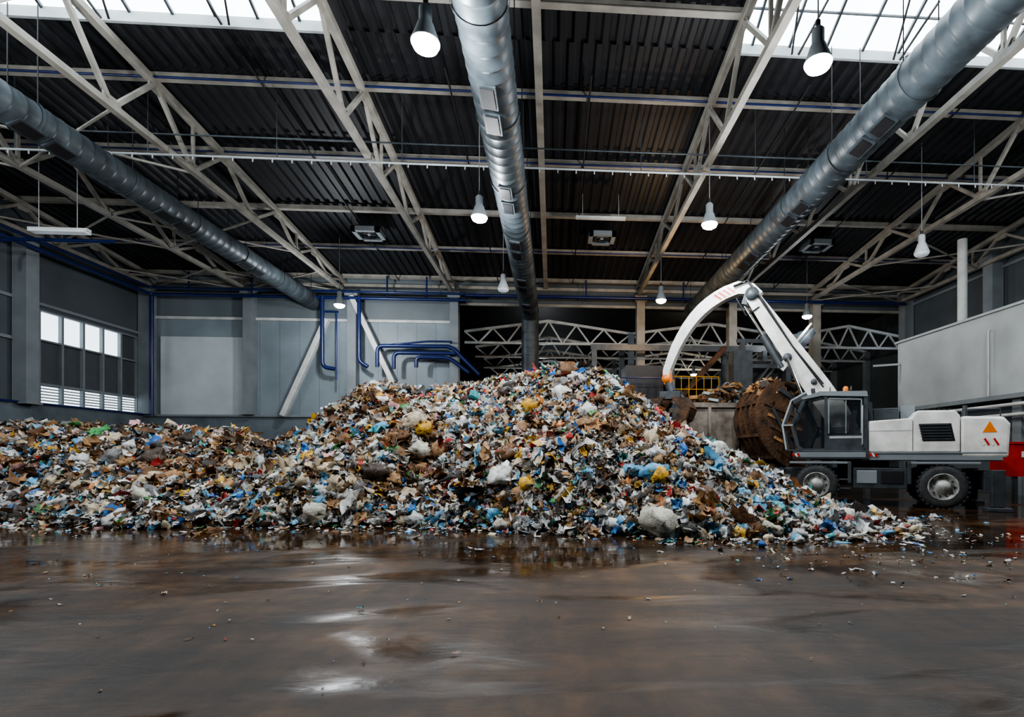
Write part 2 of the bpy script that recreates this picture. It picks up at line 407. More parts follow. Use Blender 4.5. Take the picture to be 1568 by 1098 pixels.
t.tube(rounded([(-17.9,22.6,10.3),(-21.4,22.6,10.3),(-22.9,22.6,10.2),(-22.9,22.6,9.6)]),.08,'blue',8)
t.tube([(XL+.35,-5,3.95),(XL+.35,YB-.6,3.95)],.06,'blue',8)
t.obj('blue_wall_pipes')

# ---------------------------------------------------------------- far hall
w=B();w.bx(-18,26,62,62.3,0,13,'black');w.obj('wall_far_hall')
w=B();w.bx(-18.3,-18,YB+.3,62,0,13,'panel_d');w.obj('wall_far_hall_left')
w=B();w.bx(25.7,26,YB+.3,62,0,13,'panel_d');w.obj('wall_far_hall_right')
w=B();w.bx(-18,26,YB+.3,62,12.5,12.7,'deck');w.obj('ceiling_far_hall')
for i,y in enumerate((36,41,46,51)):
    t=B()
    for xa,xb in((-6,5.4),(5.4,16.6),(16.6,25.5)):
        zb=9.25;n=6;dx=(xb-xa)/n
        t.beam((xa,y,zb),(xb,y,zb),.16,.16,'steel_w')
        def zt(x): return 10.0+ (1-abs((x-xa)/(xb-xa)*2-1))*.8
        for j in range(n):
            x0_,x1_=xa+j*dx,xa+(j+1)*dx;mx_=(x0_+x1_)/2
            t.beam((x0_,y,zt(x0_)),(x1_,y,zt(x1_)),.17,.17,'steel_w')
            t.beam((x0_,y,zt(x0_)),(mx_,y,zb),.1,.1,'steel_w');t.beam((mx_,y,zb),(x1_,y,zt(x1_)),.1,.1,'steel_w')
        t.bx(xb-.2,xb+.2,y-.2,y+.2,0,zt(xb),'col')
    t.obj('far_roof_truss')
w=B()
for x,z,wd in((-1.5,8.2,1.4),(0.6,8.2,1.4)): w.bx(x,x+wd,61.8,61.95,z+.3,z+1.4,'pane')
w.obj('window_2')
# sorting-platform steelwork
s=B()
for x in(3.6,6.2,9.8,12.2):
    for y in(26.5,29.5): s.bx(x-.12,x+.12,y-.12,y+.12,0,7.6 if x>9 else 4.4,'dgrey')
s.bx(3.2,12.6,26.2,29.8,4.25,4.45,'dgrey')
for x in np.arange(6.6,9.2,.42): s.tube([(x,28.25,4.45),(x,28.25,5.9)],.025,'yellow',6)
for z in(5.2,5.9): s.tube([(6.6,28.25,z),(9.1,28.25,z)],.03,'yellow',6)
for z in(6.2,7.5): s.beam((9.5,26.5,z),(12.6,26.5,z),.15,.2,'dgrey')
s.beam((3.6,26.4,.1),(6.2,26.4,4.2),.1,.1,'dgrey');s.beam((6.2,26.4,.1),(3.6,26.4,4.2),.1,.1,'dgrey')
s.beam((9.8,26.4,4.4),(12.2,26.4,7.5),.1,.1,'dgrey')
s.beam((2.2,30.5,7.9),(14,30.5,7.9),.2,.35,'dgrey')
for x in(2.4,7,13.6): s.bx(x-.15,x+.15,30.35,30.65,0,7.9,'dgrey')
# inclined conveyor
s.beam((10.4,27,4.4),(14.5,29,8.6),1.0,.35,'dgrey');s.beam((10.4,26.5,4.8),(14.5,28.5,9.0),.06,.1,'steel')
s.bx(10.5,12.5,27.2,29,4.45,6.6,'black');s.bx(3.8,5.8,27.2,29,4.45,6.3,'black')
s.bx(9.3,10.3,26.4,27.2,4.45,7.0,'dgrey');s.beam((6.9,28.8,4.6),(9.6,28.8,7.6),.7,.25,'rust')
for x in np.arange(3.4,6.5,.4): s.tube([(x,26.25,4.45),(x,26.25,5.5)],.025,'blue',6)
s.tube([(3.4,26.25,5.5),(6.4,26.25,5.5)],.035,'blue',6)
s.obj('sorting_platform')

# ---------------------------------------------------------------- elevated grey booth
s=B()
s.bx(18,22.4,12,26.2,4.0,7.4,'lgrey')
s.bx(17.9,22.4,11.9,26.3,7.4,7.5,'lgrey')
s.bx(17.95,22.4,12,26.2,3.82,4.0,'col')
for y in(13,19.4,25.8): s.bx(18.2,18.6,y-.2,y+.2,0,3.85,'col')
s.bx(18.9,19.0,12,26,0,3.85,'panel_d')
for z in(3.55,3.15): s.tube([(17.8,11,z),(17.8,26.4,z)],.07,'steel_w',8)
s.tube(rounded([(17.9,20.4,4.0),(17.9,20.4,6.7),(17.98,20.4,6.75)]),.03,'steel_w',6)
s.beam((17.95,26.0,6.3),(16.9,26.6,6.3),.1,.1,'lgrey')
s.obj('elevated_control_booth')
s=B();s.tube([(19,23.1,7.52),(19,23.1,11.6)],.2,'steel_w',16);s.lathe([(.34,0),(.34,.06)],(19,23.1,7.52),(0,0,1),'steel_w',16);s.obj('vent_stack')

# red cabinet
s=B();s.bx(15.5,17.1,16.6,17.6,.85,1.95,'red');s.bx(15.45,17.15,16.55,17.65,1.95,2.02,'red')
for x in(15.6,17.0):
    for y in(16.7,17.5): s.bx(x-.06,x+.06,y-.06,y+.06,0,.86,'dgrey')
s.bx(15.75,15.95,16.58,16.6,1.5,1.7,'white');s.bx(16.3,16.32,16.57,16.6,.95,1.85,'dgrey');s.obj('red_equipment_cabinet')

# grey skip hopper, heaped with waste
s=B()
s.prism([(5.6,3.75),(9.9,3.75),(9.6,2.3),(8.9,0),(6.5,0),(5.9,2.3)],21.8,24.4,'hop')
s.bx(5.5,10.0,21.65,21.85,3.6,3.8,'hop');s.bx(5.5,10.0,24.35,24.5,3.6,3.8,'hop')
for x in(6.6,7.8,9.0): s.bx(x-.06,x+.06,21.65,21.82,.1,3.7,'hop')
r2=random.Random(3)
for i in range(260):
    x=r2.uniform(5.8,9.7);y=r2.uniform(21.7,24.2);h=.3+.75*math.exp(-((x-8)/1.2)**2)
    s.box((x,y,3.75+r2.uniform(0,h)),(r2.uniform(.12,.42),r2.uniform(.12,.42),r2.uniform(.03,.15)),r2.choice(['rust_l','rust_l','rust','hop','dgrey','rust_l','lgrey','rust']),Matrix.Rotation(r2.uniform(0,6),3,'Z')@Matrix.Rotation(r2.uniform(-.9,.9),3,'X'))
s.obj('waste_hopper')
# rusty loading bucket: curved steel shell with narrow stiffening ribs, heaped with debris
s=B()
raw=[(8.95,4.2),(8.4,4.35),(7.9,4.15),(7.5,3.55),(7.42,2.8),(7.65,2.1),(8.1,1.5),(8.7,1.05)]
prof=[]
for i in range(len(raw)-1):
    p0,p1,p2,p3=[Vector(raw[max(0,min(len(raw)-1,i+k))]) for k in(-1,0,1,2)]
    for t_ in(0,.33,.66): prof.append(tuple(.5*((2*p1)+(p2-p0)*t_+(2*p0-5*p1+4*p2-p3)*t_**2+(3*p1-p0-3*p2+p3)*t_**3)))
prof.append(raw[-1])
ce=Vector((9.1,2.9))
def off_(i,d): 
    p_=Vector(prof[i]);q=p_+(ce-p_).normalized()*d;return(q.x,q.y)
n=len(prof)
for i in range(n-1):
    s.prism([off_(i,.1),off_(i+1,.1),off_(i+1,.18),off_(i,.18)],18.8,21.0,'rust')
for yy in(18.78,19.3,19.85,20.4,20.95):
    for i in range(n-1): s.prism([prof[i],prof[i+1],off_(i+1,.12),off_(i,.12)],yy,yy+.09,'rust')
for i in(4,9,14,18): s.beam((prof[i][0]+.04,18.8,prof[i][1]),(prof[i][0]+.04,21.0,prof[i][1]),.1,.12,'rust')
# side cheek plates
for yy in(18.72,20.98): s.prism([prof[i] for i in range(3,n)]+[(9.3,1.2),(9.25,2.4),(8.9,3.4)],yy,yy+.05,'rust')
for k in range(5):
    s.beam((7.75+.12*k,18.68,3.5-.42*k),(9.15,18.68,2.9-.42*k),.06,.1,'rust_l' if k%2 else 'rust')
s.beam((8.3,18.66,4.0),(9.35,18.66,3.3),.12,.16,'dgrey');s.tube([(8.0,18.6,3.3),(8.9,18.6,1.6)],.07,'dgrey',10)
s.beam((9.2,18.8,0),(9.2,18.8,3.3),.15,.15,'rust');s.beam((9.2,21,0),(9.2,21,3.3),.15,.15,'rust')
for i in range(230):
    x=r2.uniform(7.75,9.15);zt_=4.15-.35*abs(x-8.3);y=r2.uniform(18.8,20.9)
    s.box((x,y,zt_+r2.uniform(-.6,.35)),(r2.uniform(.08,.4),r2.uniform(.08,.3),r2.uniform(.02,.08)),r2.choice(['rust_l','rust_l','rust','hop','rust_l','dgrey']),Matrix.Rotation(r2.uniform(0,6),3,'Z')@Matrix.Rotation(r2.uniform(-1.2,1.2),3,'X')@Matrix.Rotation(r2.uniform(-.8,.8),3,'Y'))
s.bx(8.3,9.3,19.1,20.9,0,1.25,'rust')
s.obj('rusty_loading_bucket')

# ---------------------------------------------------------------- excavator
EX=empty('material_handler_excavator',(10.24,16.65,0),math.atan2(.475,-.88))
u=B()
u.bx(-2.9,2.4,-.55,.55,.6,1.15,'dgrey')
for x in(-2,1.4):
    u.bx(x-.22,x+.22,-1.0,1.0,.42,.85,'dgrey')
u.bx(-1.1,.35,.6,1.28,.55,1.18,'dgrey');u.bx(-1.1,.35,-1.28,-.6,.55,1.18,'dgrey')
u.bx(-1.0,-.4,1.28,1.31,.7,1.1,'black');u.bx(-.3,.25,1.28,1.31,.7,1.1,'col')
for z in(.5,.78): u.bx(.4,.75,.9,1.25,z,z+.05,'dgrey')
u.bx(-2.9,-1.1,.9,1.35,1.3,1.37,'col');u.bx(.5,2.2,.9,1.35,1.3,1.37,'col')
u.bx(-1.2,-1.1,.9,1.35,.7,1.37,'dgrey');u.bx(.4,.5,.9,1.35,.7,1.37,'dgrey')
for xs in(-3.25,2.65):
    u.bx(xs-.25,xs+.25,-1.15,1.15,.55,1.1,'dgrey')
    for sy in(-1,1):
        u.beam((xs,sy*.9,.95),(xs,sy*1.45,.75),.3,.25,'dgrey');u.bx(xs-.16,xs+.16,sy*1.45-.13,sy*1.45+.13,.12,1.15,'dgrey')
        u.bx(xs-.3,xs+.3,sy*1.45-.28,sy*1.45+.28,0.0,.1,'dgrey')
        u.tube([(xs,sy*1.45,1.1),(xs,sy*1.45,.1)],.07,'chrome',10)
u.lathe([(.0,0),(.75,0),(.75,.28),(0,.28)],(0,0,1.12),(0,0,1),'black',28)
u.obj('undercarriage',EX,.02)
for x in(-2,1.4):
    for sy in(-1,1):
        t=B();ax=(0,sy,0);o=(x,sy*.72,.64)
        for off in(0,.33):
            prof_=[(.38,off+.02),(.5,off),(.6,off+.03),(.64,off+.09),(.64,off+.22),(.6,off+.28),(.5,off+.31),(.38,off+.29)]
            t.lathe(prof_,o,ax,'rubber',40)
            for j in range(28):
                a=2*math.pi*j/28
                t.box((x+.645*math.cos(a),o[1]+sy*(off+.155),.64+.645*math.sin(a)),(.05,.24,.07),'rubber',Matrix.Rotation(-a,3,'Y'))
        t.lathe([(.40,.1),(.40,.62),(.37,.64),(.35,.56),(.24,.5),(.2,.52),(.19,.64),(.13,.66),(.12,.7),(0,.7)],o,ax,'rim',32)
        for j in range(10):
            a=2*math.pi*j/10;t.lathe([(.025,0),(.025,.05),(0,.05)],(x+.28*math.cos(a),o[1]+sy*.54,.64+.28*math.sin(a)),ax,'black',6)
        t.obj('wheel',EX)
u=B()
u.bx(-3.4,.1,-1.25,1.25,1.4,1.66,'dgrey');u.bx(.1,1.6,-1.25,-.1,1.4,1.66,'dgrey');u.bx(-.1,2.1,.1,1.3,1.45,1.72,'dgrey')
u.bx(-3.42,-.1,1.25,1.275,1.42,1.6,'col');u.bx(.0,2.0,1.3,1.32,1.5,1.66,'col')
u.obj('turntable_frame',EX,.03)
u=B()
u.prism([(-2.42,1.66),(-2.42,2.72),(-2.3,2.88),(-1.35,2.9),(-1.2,2.68),(-.08,2.62),(-.08,1.66)],.45,1.27,'white')
u.prism([(-2.42,1.66),(-2.42,2.72),(-2.3,2.82),(-1.35,2.84),(-1.2,2.6),(-.08,2.5),(-.08,1.66)],-1.27,.44,'white')
u.obj('engine_hood',EX,.04)
u=B();u.prism([(-3.55,1.5),(-3.6,2.45),(-3.45,2.66),(-2.44,2.7),(-2.44,1.5)],-1.28,1.29,'white');u.obj('counterweight',EX,.07)
u=B()
u.prism([(-2.3,1.98),(-2.2,2.5),(-1.4,2.5),(-1.5,1.98)],1.27,1.275,'black')
for i in range(6): u.box((-1.85+i*.016,1.285,2.04+i*.085),(.76,.03,.03),'dgrey')
for i in range(7): u.box((-2.2+i*.13,.86,2.93),(.07,.5,.03),'black')
u.bx(-1.25,-1.235,1.27,1.274,1.7,2.6,'black');u.bx(-1.2,-.1,1.268,1.274,2.3,2.315,'col');u.bx(-3.5,-.1,1.255,1.3,1.62,1.66,'col')
u.prism([(-3.28,2.22),(-2.94,2.22),(-3.11,2.54)],1.292,1.3,'orange')
for i in range(4): u.box((-3.26+i*.11,1.298,1.95),(.05,.01,.22),'red' if i%2==0 else 'white',Matrix.Rotation(.5,3,'Y'))
for x in(-.2,2.0): 
    for i in range(3): u.box((x+i*.08-.08,1.33,1.58),(.05,.012,.12),'red' if i%2==0 else 'white',Matrix.Rotation(.5,3,'Y'))
u.tube([(-2.9,-.6,2.6),(-2.9,-.6,3.15)],.07,'dgrey',12)
u.bx(-1.0,-.3,-.9,.1,2.5,3.1,'dgrey');u.bx(-.25,-.1,-1.1,.2,2.5,3.3,'dgrey');u.tube([(-.9,.9,2.62),(-.9,.9,3.0),(-.2,.9,3.0),(-.2,.9,2.62)],.025,'dgrey',6)
u.bx(-1.5,-1.1,-1.1,-.3,2.5,3.2,'col')
u.tube([(-3.4,1.1,2.68),(-3.4,1.1,2.9),(-2.5,1.1,2.9),(-2.5,1.1,2.7)],.022,'dgrey',6)
u.obj('hood_details',EX)
# cab
CP=[(0,1.72),(0,3.42),(1.25,3.5),(1.75,3.38),(2.12,2.55),(1.95,1.85),(1.8,1.72)]
u=B();ins=[(.03,1.8),(.03,3.36),(1.25,3.42),(1.7,3.3),(2.06,2.55),(1.9,1.88),(1.77,1.78)]
u.prism(ins,.2,1.24,'glass');u.obj('cab_glass',EX)
u=B()
u.bx(.05,1.8,.2,1.24,1.7,1.8,'dgrey')
u.bx(.35,.85,.5,1.0,1.8,2.15,'dgrey');u.box((.62,.75,2.22),(.55,.55,.14),'seat');u.box((.34,.75,2.62),(.14,.52,.75),'seat',Matrix.Rotation(-.15,3,'Y'));u.box((.27,.75,3.1),(.1,.3,.2),'seat')
for yy in(.45,1.05): u.box((.75,yy,2.4),(.5,.12,.12),'dgrey');u.tube([(.98,yy,2.4),(1.02,yy,2.65)],.025,'black',6)
u.tube([(1.6,.75,1.8),(1.35,.75,2.45)],.05,'black',8);u.lathe([(.2,-.015),(.22,0),(.2,.015),(.18,0),(.2,-.015)],(1.34,.75,2.47),(-.4,0,1),'black',20)
u.bx(.03,.1,.22,1.22,1.8,2.45,'col')
u.obj('cab_interior',EX)
u=B()
for yy in(.18,1.25):
    for i in range(len(CP)):
        a=CP[i];c_=CP[(i+1)%len(CP)];u.beam((a[0],yy,a[1]),(c_[0],yy,c_[1]),.09,.11,'dgrey')
    u.beam((1.12,yy,1.72),(1.12,yy,3.48),.07,.09,'dgrey',(1,0,0))
for p_ in CP: u.beam((p_[0],.18,p_[1]),(p_[0],1.25,p_[1]),.09,.09,'dgrey')
u.prism([(-.06,3.38),(-.03,3.55),(1.3,3.6),(1.85,3.42),(1.8,3.36),(1.25,3.46)],.1,1.33,'col')
u.bx(.06,1.08,1.22,1.29,1.75,2.2,'dgrey');u.bx(.1,1.02,1.285,1.295,2.1,2.17,'lgrey')
u.beam((.12,1.28,2.25),(.12,1.28,3.3),.06,.04,'col');u.beam((1.04,1.28,2.25),(1.04,1.28,3.35),.06,.04,'col')
u.beam((.12,1.28,3.3),(1.04,1.28,3.36),.06,.04,'col');u.beam((.55,1.28,2.25),(.55,1.28,3.3),.03,.03,'col')
g=[(1.7,3.6),(2.15,3.35),(2.42,2.55),(2.3,1.75)]
for yy in(.15,.7,1.28):
    for i in range(3): u.beam((g[i][0],yy,g[i][1]),(g[i+1][0],yy,g[i+1][1]),.045,.05,'lgrey' if yy>1 else 'dgrey')
for z_ in g[1:]: u.beam((z_[0],.15,z_[1]),(z_[0],1.28,z_[1]),.04,.05,'dgrey')
u.beam((2.3,1.28,1.75),(1.8,1.28,1.72),.05,.05,'dgrey');u.beam((2.42,1.28,2.55),(2.1,1.28,2.55),.04,.04,'lgrey')
for x in(.4,1.0): u.tube([(x,.3,3.6),(x,.3,3.72),(x,1.2,3.72),(x,1.2,3.6)],.02,'dgrey',6)
u.tube([(.1,1.32,1.9),(.1,1.4,1.9),(.1,1.4,3.1),(.1,1.32,3.1)],.02,'lgrey',6)
u.tube([(1.9,1.3,2.9),(2.0,1.6,3.0)],.02,'dgrey',6);u.box((2.0,1.65,2.9),(.06,.2,.35),'dgrey')
u.box((1.5,1.1,3.66),(.12,.2,.12),'dgrey');u.box((1.5,.4,3.66),(.12,.2,.12),'dgrey')
u.obj('cab_frame',EX,.012)
u=B();u.lathe([(.08,0),(.085,.12),(.05,.18),(0,.19)],(.55,.95,3.58),(0,0,1),'orange',14);u.obj('beacon',EX)
# boom
def strip(path,y0_,y1_,k,bb):
    L_=[];R_=[]
    P=[Vector((a,c_)) for a,c_,_ in path]
    for i,(a,c_,wd) in enumerate(path):
        d=(P[min(i+1,len(P)-1)]-P[max(i-1,0)]).normalized();n_=Vector((-d.y,d.x))
        L_.append(P[i]+n_*wd/2);R_.append(P[i]-n_*wd/2)
    for i in range(len(P)-1): bb.prism([tuple(L_[i]),tuple(L_[i+1]),tuple(R_[i+1]),tuple(R_[i])],y0_,y1_,k)
u=B();by0,by1=-.62,-.12
strip([(.25,2.1,.6),(.8,3.0,.82),(1.4,3.95,.82),(2.2,5.2,.72),(3.0,6.45,.6),(3.5,7.25,.48),(3.66,7.5,.36)],by0,by1,'white',u)
u.obj('boom',EX,.0)
u=B()
for yy in(by0-.03,by1+.03): 
    u.lathe([(0,-.06),(.24,-.06),(.24,.06),(0,.06)],(3.55,yy,7.4),(0,1,0),'dgrey',18)
    u.lathe([(0,-.05),(.15,-.05),(.15,.05),(0,.05)],(2.35,yy,5.0),(0,1,0),'dgrey',14)
    u.lathe([(0,-.05),(.1,-.05),(.1,.05),(0,.05)],(1.5,yy,4.1),(0,1,0),'dgrey',14)
for yy in(by0-.16,by1+.16):
    u.tube([(1.35,yy,2.2),(1.9,yy,3.7)],.1,'dgrey',12);u.tube([(1.9,yy,3.7),(2.35,yy,4.95)],.055,'chrome',10)
for yy in(-.37,):
    u.tube([(2.55,yy,4.7),(3.2,yy,5.9)],.14,'dgrey',12);u.tube([(3.2,yy,5.9),(3.85,yy,7.05)],.06,'chrome',10)
    u.beam((2.3,yy,5.0),(2.6,yy,4.65),.2,.25,'white')
u.beam((3.85,-.37,7.1),(3.7,-.37,7.6),.2,.2,'dgrey')
for k,yy in enumerate((-.12,-.05)): u.tube([(1.2,yy,3.9+k*.1),(2.2,yy,5.4),(3.2,yy,7.05+k*.1),(3.7,yy,7.85+k*.05),(4.2,yy,7.75)],.03,'black',6)
u.tube([(3.3,by1,6.9),(3.75,by1+.1,6.6),(4.1,by1,7.3)],.03,'black',6)
u.obj('hydraulics',EX)
u=B()
ST=[(3.3,7.35,.3),(3.6,7.62,.40),(4.05,7.72,.46),(4.5,7.6,.46),(4.8,7.47,.46),(5.1,7.3,.45),(5.4,7.08,.44),(5.69,6.8,.42),(5.96,6.47,.4),(6.2,6.1,.37),(6.4,5.74,.35),(6.55,5.4,.32),(6.75,4.9,.28),(6.78,4.6,.24)]
strip(ST,-.55,-.19,'white',u);u.obj('stick_arm',EX)
u=B()
for i in range(4):
    x=4.3+i*.16;z=7.66-i*.07;u.box((x,-.185,z),(.07,.012,.34),'red',Matrix.Rotation(.9,3,'Y'))
u.obj('stick_markings',EX)
u=B()
u.lathe([(0,-.2),(.16,-.2),(.16,.2),(0,.2)],(6.78,-.37,4.55),(0,1,0),'orange',14)
u.beam((6.78,-.37,4.9),(6.72,-.37,4.35),.26,.3,'orange');u.tube([(6.72,-.37,4.4),(6.6,-.37,4.05)],.17,'dgrey',14)
u.bx(6.2,7.0,-.65,-.1,3.75,4.05,'dgrey')
for sgn in(-1,1):
    cp=[(6.6+sgn*.12,3.8),(6.6+sgn*.62,3.75),(6.6+sgn*.85,3.35),(6.6+sgn*.7,2.95),(6.6+sgn*.15,2.65),(6.6+sgn*.3,3.0),(6.6+sgn*.45,3.3)]
    u.prism(cp,-.95,-.85,'rust');u.prism(cp,.1,.2,'rust')
    for i in(1,2,3):
        u.beam((cp[i][0],-.37,cp[i][1]),(cp[i+1][0],-.37,cp[i+1][1]),1.1,.06,'rust',(0,0,1))
    u.tube([(6.6+sgn*.25,-.37,4.0),(6.6+sgn*.75,-.37,3.5)],.07,'dgrey',8)
u.obj('clamshell_grab',EX)

# ---------------------------------------------------------------- garbage pile
def vnoise(x,y,sc,seed):
    r=np.random.default_rng(seed);G=r.random((64,64))
    X=x*sc+500;Y=y*sc+500;xi=np.floor(X).astype(int);yi=np.floor(Y).astype(int);fx=X-xi;fy=Y-yi
    fx=fx*fx*(3-2*fx);fy=fy*fy*(3-2*fy)
    g=lambda a,c_:G[a%64,c_%64]
    return (g(xi,yi)*(1-fx)+g(xi+1,yi)*fx)*(1-fy)+(g(xi,yi+1)*(1-fx)+g(xi+1,yi+1)*fx)*fy
TX=[-24.2,-20,-14.3,-12.2,-10,-8.5,-7.3,-6.1,-5.3,-4.1,-2.3,0,1.4,2.2,3.0,3.9,4.8,5.9,6.6,7.5,8.3,9]
TH=[2.15,2.2,2.3,2.25,2.05,1.85,2.25,3.25,3.7,3.5,3.75,4.0,4.05,3.55,2.9,2.1,1.6,.85,.32,.15,.03,0]
FX=[-24,-14,-12.2,-9,-5,-2,0,1.5,2.4,4,5.5,7,8,9]
FY=[13,12.7,12.4,12.1,11.7,11.2,10.6,9.9,9.5,9.3,9.9,10.6,11.5,12.5]
CX=[-24,-14.3,-8.5,-5.3,0,3,4.8,6,9];CY=[18.5,17,16.4,16.3,15.7,15.3,14.5,13.6,13.2]
def H(x,y):
    h=np.interp(x,TX,TH);yf=np.interp(x,FX,FY)+(vnoise(x,y,.7,3)-.5)*1.1;yc=np.interp(x,CX,CY)
    t=np.clip((y-yf)/(yc-yf),0,1);p=1-(1-t)**1.35
    backw=np.where(x>4.5,1.6,3.3);bt=np.clip((y-yc-.6)/backw,0,1)
    bx_=1-bt*bt*(3-2*bt)
    nz=(vnoise(x,y,.5,1)-.5)*.8+(vnoise(x,y,1.4,2)-.5)*.4
    v=h*p*bx_; v=v+nz*np.clip(v*.6,0,1)*(1-.6*t)+ (vnoise(x,y,1.9,5)-.5)*.28*np.clip(v,0,1)
    v=np.where((x>8.9)|(x<-23.5),0,v)
    return np.maximum(v,0)
QV=[];QF=[];QC=[];off=0
def addq(V,F,Cc):
    global off
    QV.append(V.reshape(-1,3));QF.append(F.reshape(-1,4)+off);QC.append(Cc.reshape(-1,3));off+=V.reshape(-1,3).shape[0]
gx=np.arange(-23.5,9.01,.15);gy=np.arange(8.6,21.5,.15);X,Y=np.meshgrid(gx,gy,indexing='ij');Z=H(X,Y)-.04
V=np.stack([X,Y,Z],-1);nx,ny=X.shape
idx=np.arange(nx*ny).reshape(nx,ny)
F=np.stack([idx[:-1,:-1],idx[1:,:-1],idx[1:,1:],idx[:-1,1:]],-1)
zz=(Z[:-1,:-1]+Z[1:,1:])>.0;F=F[zz]
addq(V,F,np.broadcast_to(np.array([.045,.027,.016]),V.shape))
PAL=np.array([(.88,.88,.85),(.60,.61,.60),(.74,.60,.41),(.44,.24,.10),(.19,.085,.03),(.05,.03,.018),(.015,.18,.56),(.16,.50,.78),(.06,.44,.46),(.82,.46,.03),(.62,.03,.025),(.06,.32,.09),(.018,.02,.023),(.18,.18,.18),(.68,.26,.08),(.72,.40,.40)])
Wc=np.array([.27,.12,.14,.12,.11,.07,.028,.050,.015,.030,.024,.013,.045,.045,.018,.015])
Wl=np.array([.15,.12,.10,.11,.15,.12,.026,.050,.012,.018,.018,.012,.085,.10,.012,.012])
Wd=np.array([.09,.05,.15,.26,.26,.12,.008,.014,.004,.028,.014,.006,.03,.03,.03,.008])
Wb=np.array([.37,.15,.07,.045,.055,.05,.06,.13,.035,.018,.018,.012,.035,.05,.01,.01])
for W in(Wc,Wl,Wd,Wb): W/=W.sum()
def sample(n,floor=False):
    out=[]
    tot=0
    while tot<n:
        x=rng.uniform(-23.3,8.9,n*2);y=rng.uniform(9,19.5,n*2);h=H(x,y)
        k=(h>.03)&(rng.random(n*2)<np.where(y>np.interp(x,CX,CY)+1.3,.25,1.0))
        out.append(np.stack([x[k],y[k],h[k]],-1));tot+=k.sum()
    return np.concatenate(out)[:n]
def cols(P,n):
    x,y,h=P[:,0],P[:,1],P[:,2]
    r=rng.random(n);c=np.zeros(n,int)
    dn=vnoise(x,h*2+y*.5,.55,9)+(vnoise(x,y+h,1.6,10)-.5)*.5
    isd=(dn>.56)&(rng.random(n)<.8);isl=(x<-7.5);isb=((x>3.5)&(h<2.2))|((h<.5)&(rng.random(n)<.7))
    for w_,k in((Wc,np.ones(n,bool)),(Wl,isl),(Wd,isd&~isb),(Wb,isb&(rng.random(n)<.85))):
        cc=np.searchsorted(np.cumsum(w_),rng.random(n)).clip(0,15);c[k]=cc[k]
    col=PAL[c]*rng.uniform(.7,1.1,(n,1))
    dirt=rng.uniform(0,.45,(n,1))**1.6*np.where(isl,1.25,1)[:,None]
    col=col*(1-dirt)+np.array([.13,.068,.032])*dirt
    return np.clip(col,0,.88)
def basis(P,n,rnd,flat=False):
    e=.1
    if flat: Nn=np.tile([0,0,1.],(n,1))
    else:
        hx=(H(P[:,0]+e,P[:,1])-H(P[:,0]-e,P[:,1]))/(2*e);hy=(H(P[:,0],P[:,1]+e)-H(P[:,0],P[:,1]-e))/(2*e)
        Nn=np.stack([-hx,-hy,np.ones(n)],-1);Nn/=np.linalg.norm(Nn,axis=1,keepdims=True)
    Nn=Nn+rng.normal(0,rnd,(n,3));Nn/=np.linalg.norm(Nn,axis=1,keepdims=True)
    T=rng.normal(0,1,(n,3));T-=Nn*(T*Nn).sum(1,keepdims=True);T/=np.linalg.norm(T,axis=1,keepdims=True)
    return Nn,T,np.cross(Nn,T)
def flakes(P,size,rnd,crump,flat=False,lift=.05,colr=None,g=4,asp=.35):
    n=len(P);Nn,T,Bn=basis(P,n,rnd,flat)
    a=np.linspace(-1,1,g);U,Vv=np.meshgrid(a,a,indexing='ij');U=U.ravel();Vv=Vv.ravel();m=g*g
    rr=np.sqrt(1-.5*Vv**2);r2_=np.sqrt(1-.5*U**2)
    k=rng.random((n,1))<.6
    Ub=np.where(k,(U*rr)[None],U[None]);Vb=np.where(k,(Vv*r2_)[None],Vv[None])
    ex=np.clip(rng.normal(0,asp,n),-1.3,1.3)
    sx=size*np.exp(ex);sy=size*np.exp(-ex*.8)
    mxs=np.where(P[:,2]>3.2,.22,.38);sx=np.minimum(sx,mxs);sy=np.minimum(sy,mxs)
    jt=.22*3/(g-1)
    uu=(Ub+rng.normal(0,jt,(n,m)))*sx[:,None];vv=(Vb+rng.normal(0,jt,(n,m)))*sy[:,None]
    ww=rng.normal(0,1,(n,m))*crump*size[:,None]+ (rng.normal(0,.45,(n,1))*(U**2)[None]+rng.normal(0,.35,(n,1))*(Vv**2)[None])*size[:,None]*(crump/.25)
    Vt=P[:,None]+T[:,None]*uu[...,None]+Bn[:,None]*vv[...,None]+Nn[:,None]*(ww[...,None]+(lift*rng.random((n,1)))[...,None])
    if flat: Vt[...,2]=np.maximum(Vt[...,2],.004)
    id_=np.arange(m).reshape(g,g);q=np.stack([id_[:-1,:-1],id_[1:,:-1],id_[1:,1:],id_[:-1,1:]],-1).reshape(-1,4)
    Fq=q[None]+(np.arange(n)*m)[:,None,None]
    cc=colr if colr is not None else cols(P,n)
    Cc=np.repeat(cc[:,None],m,1)*rng.uniform(.75,1.1,(n,m,1))
    addq(Vt,Fq,Cc)
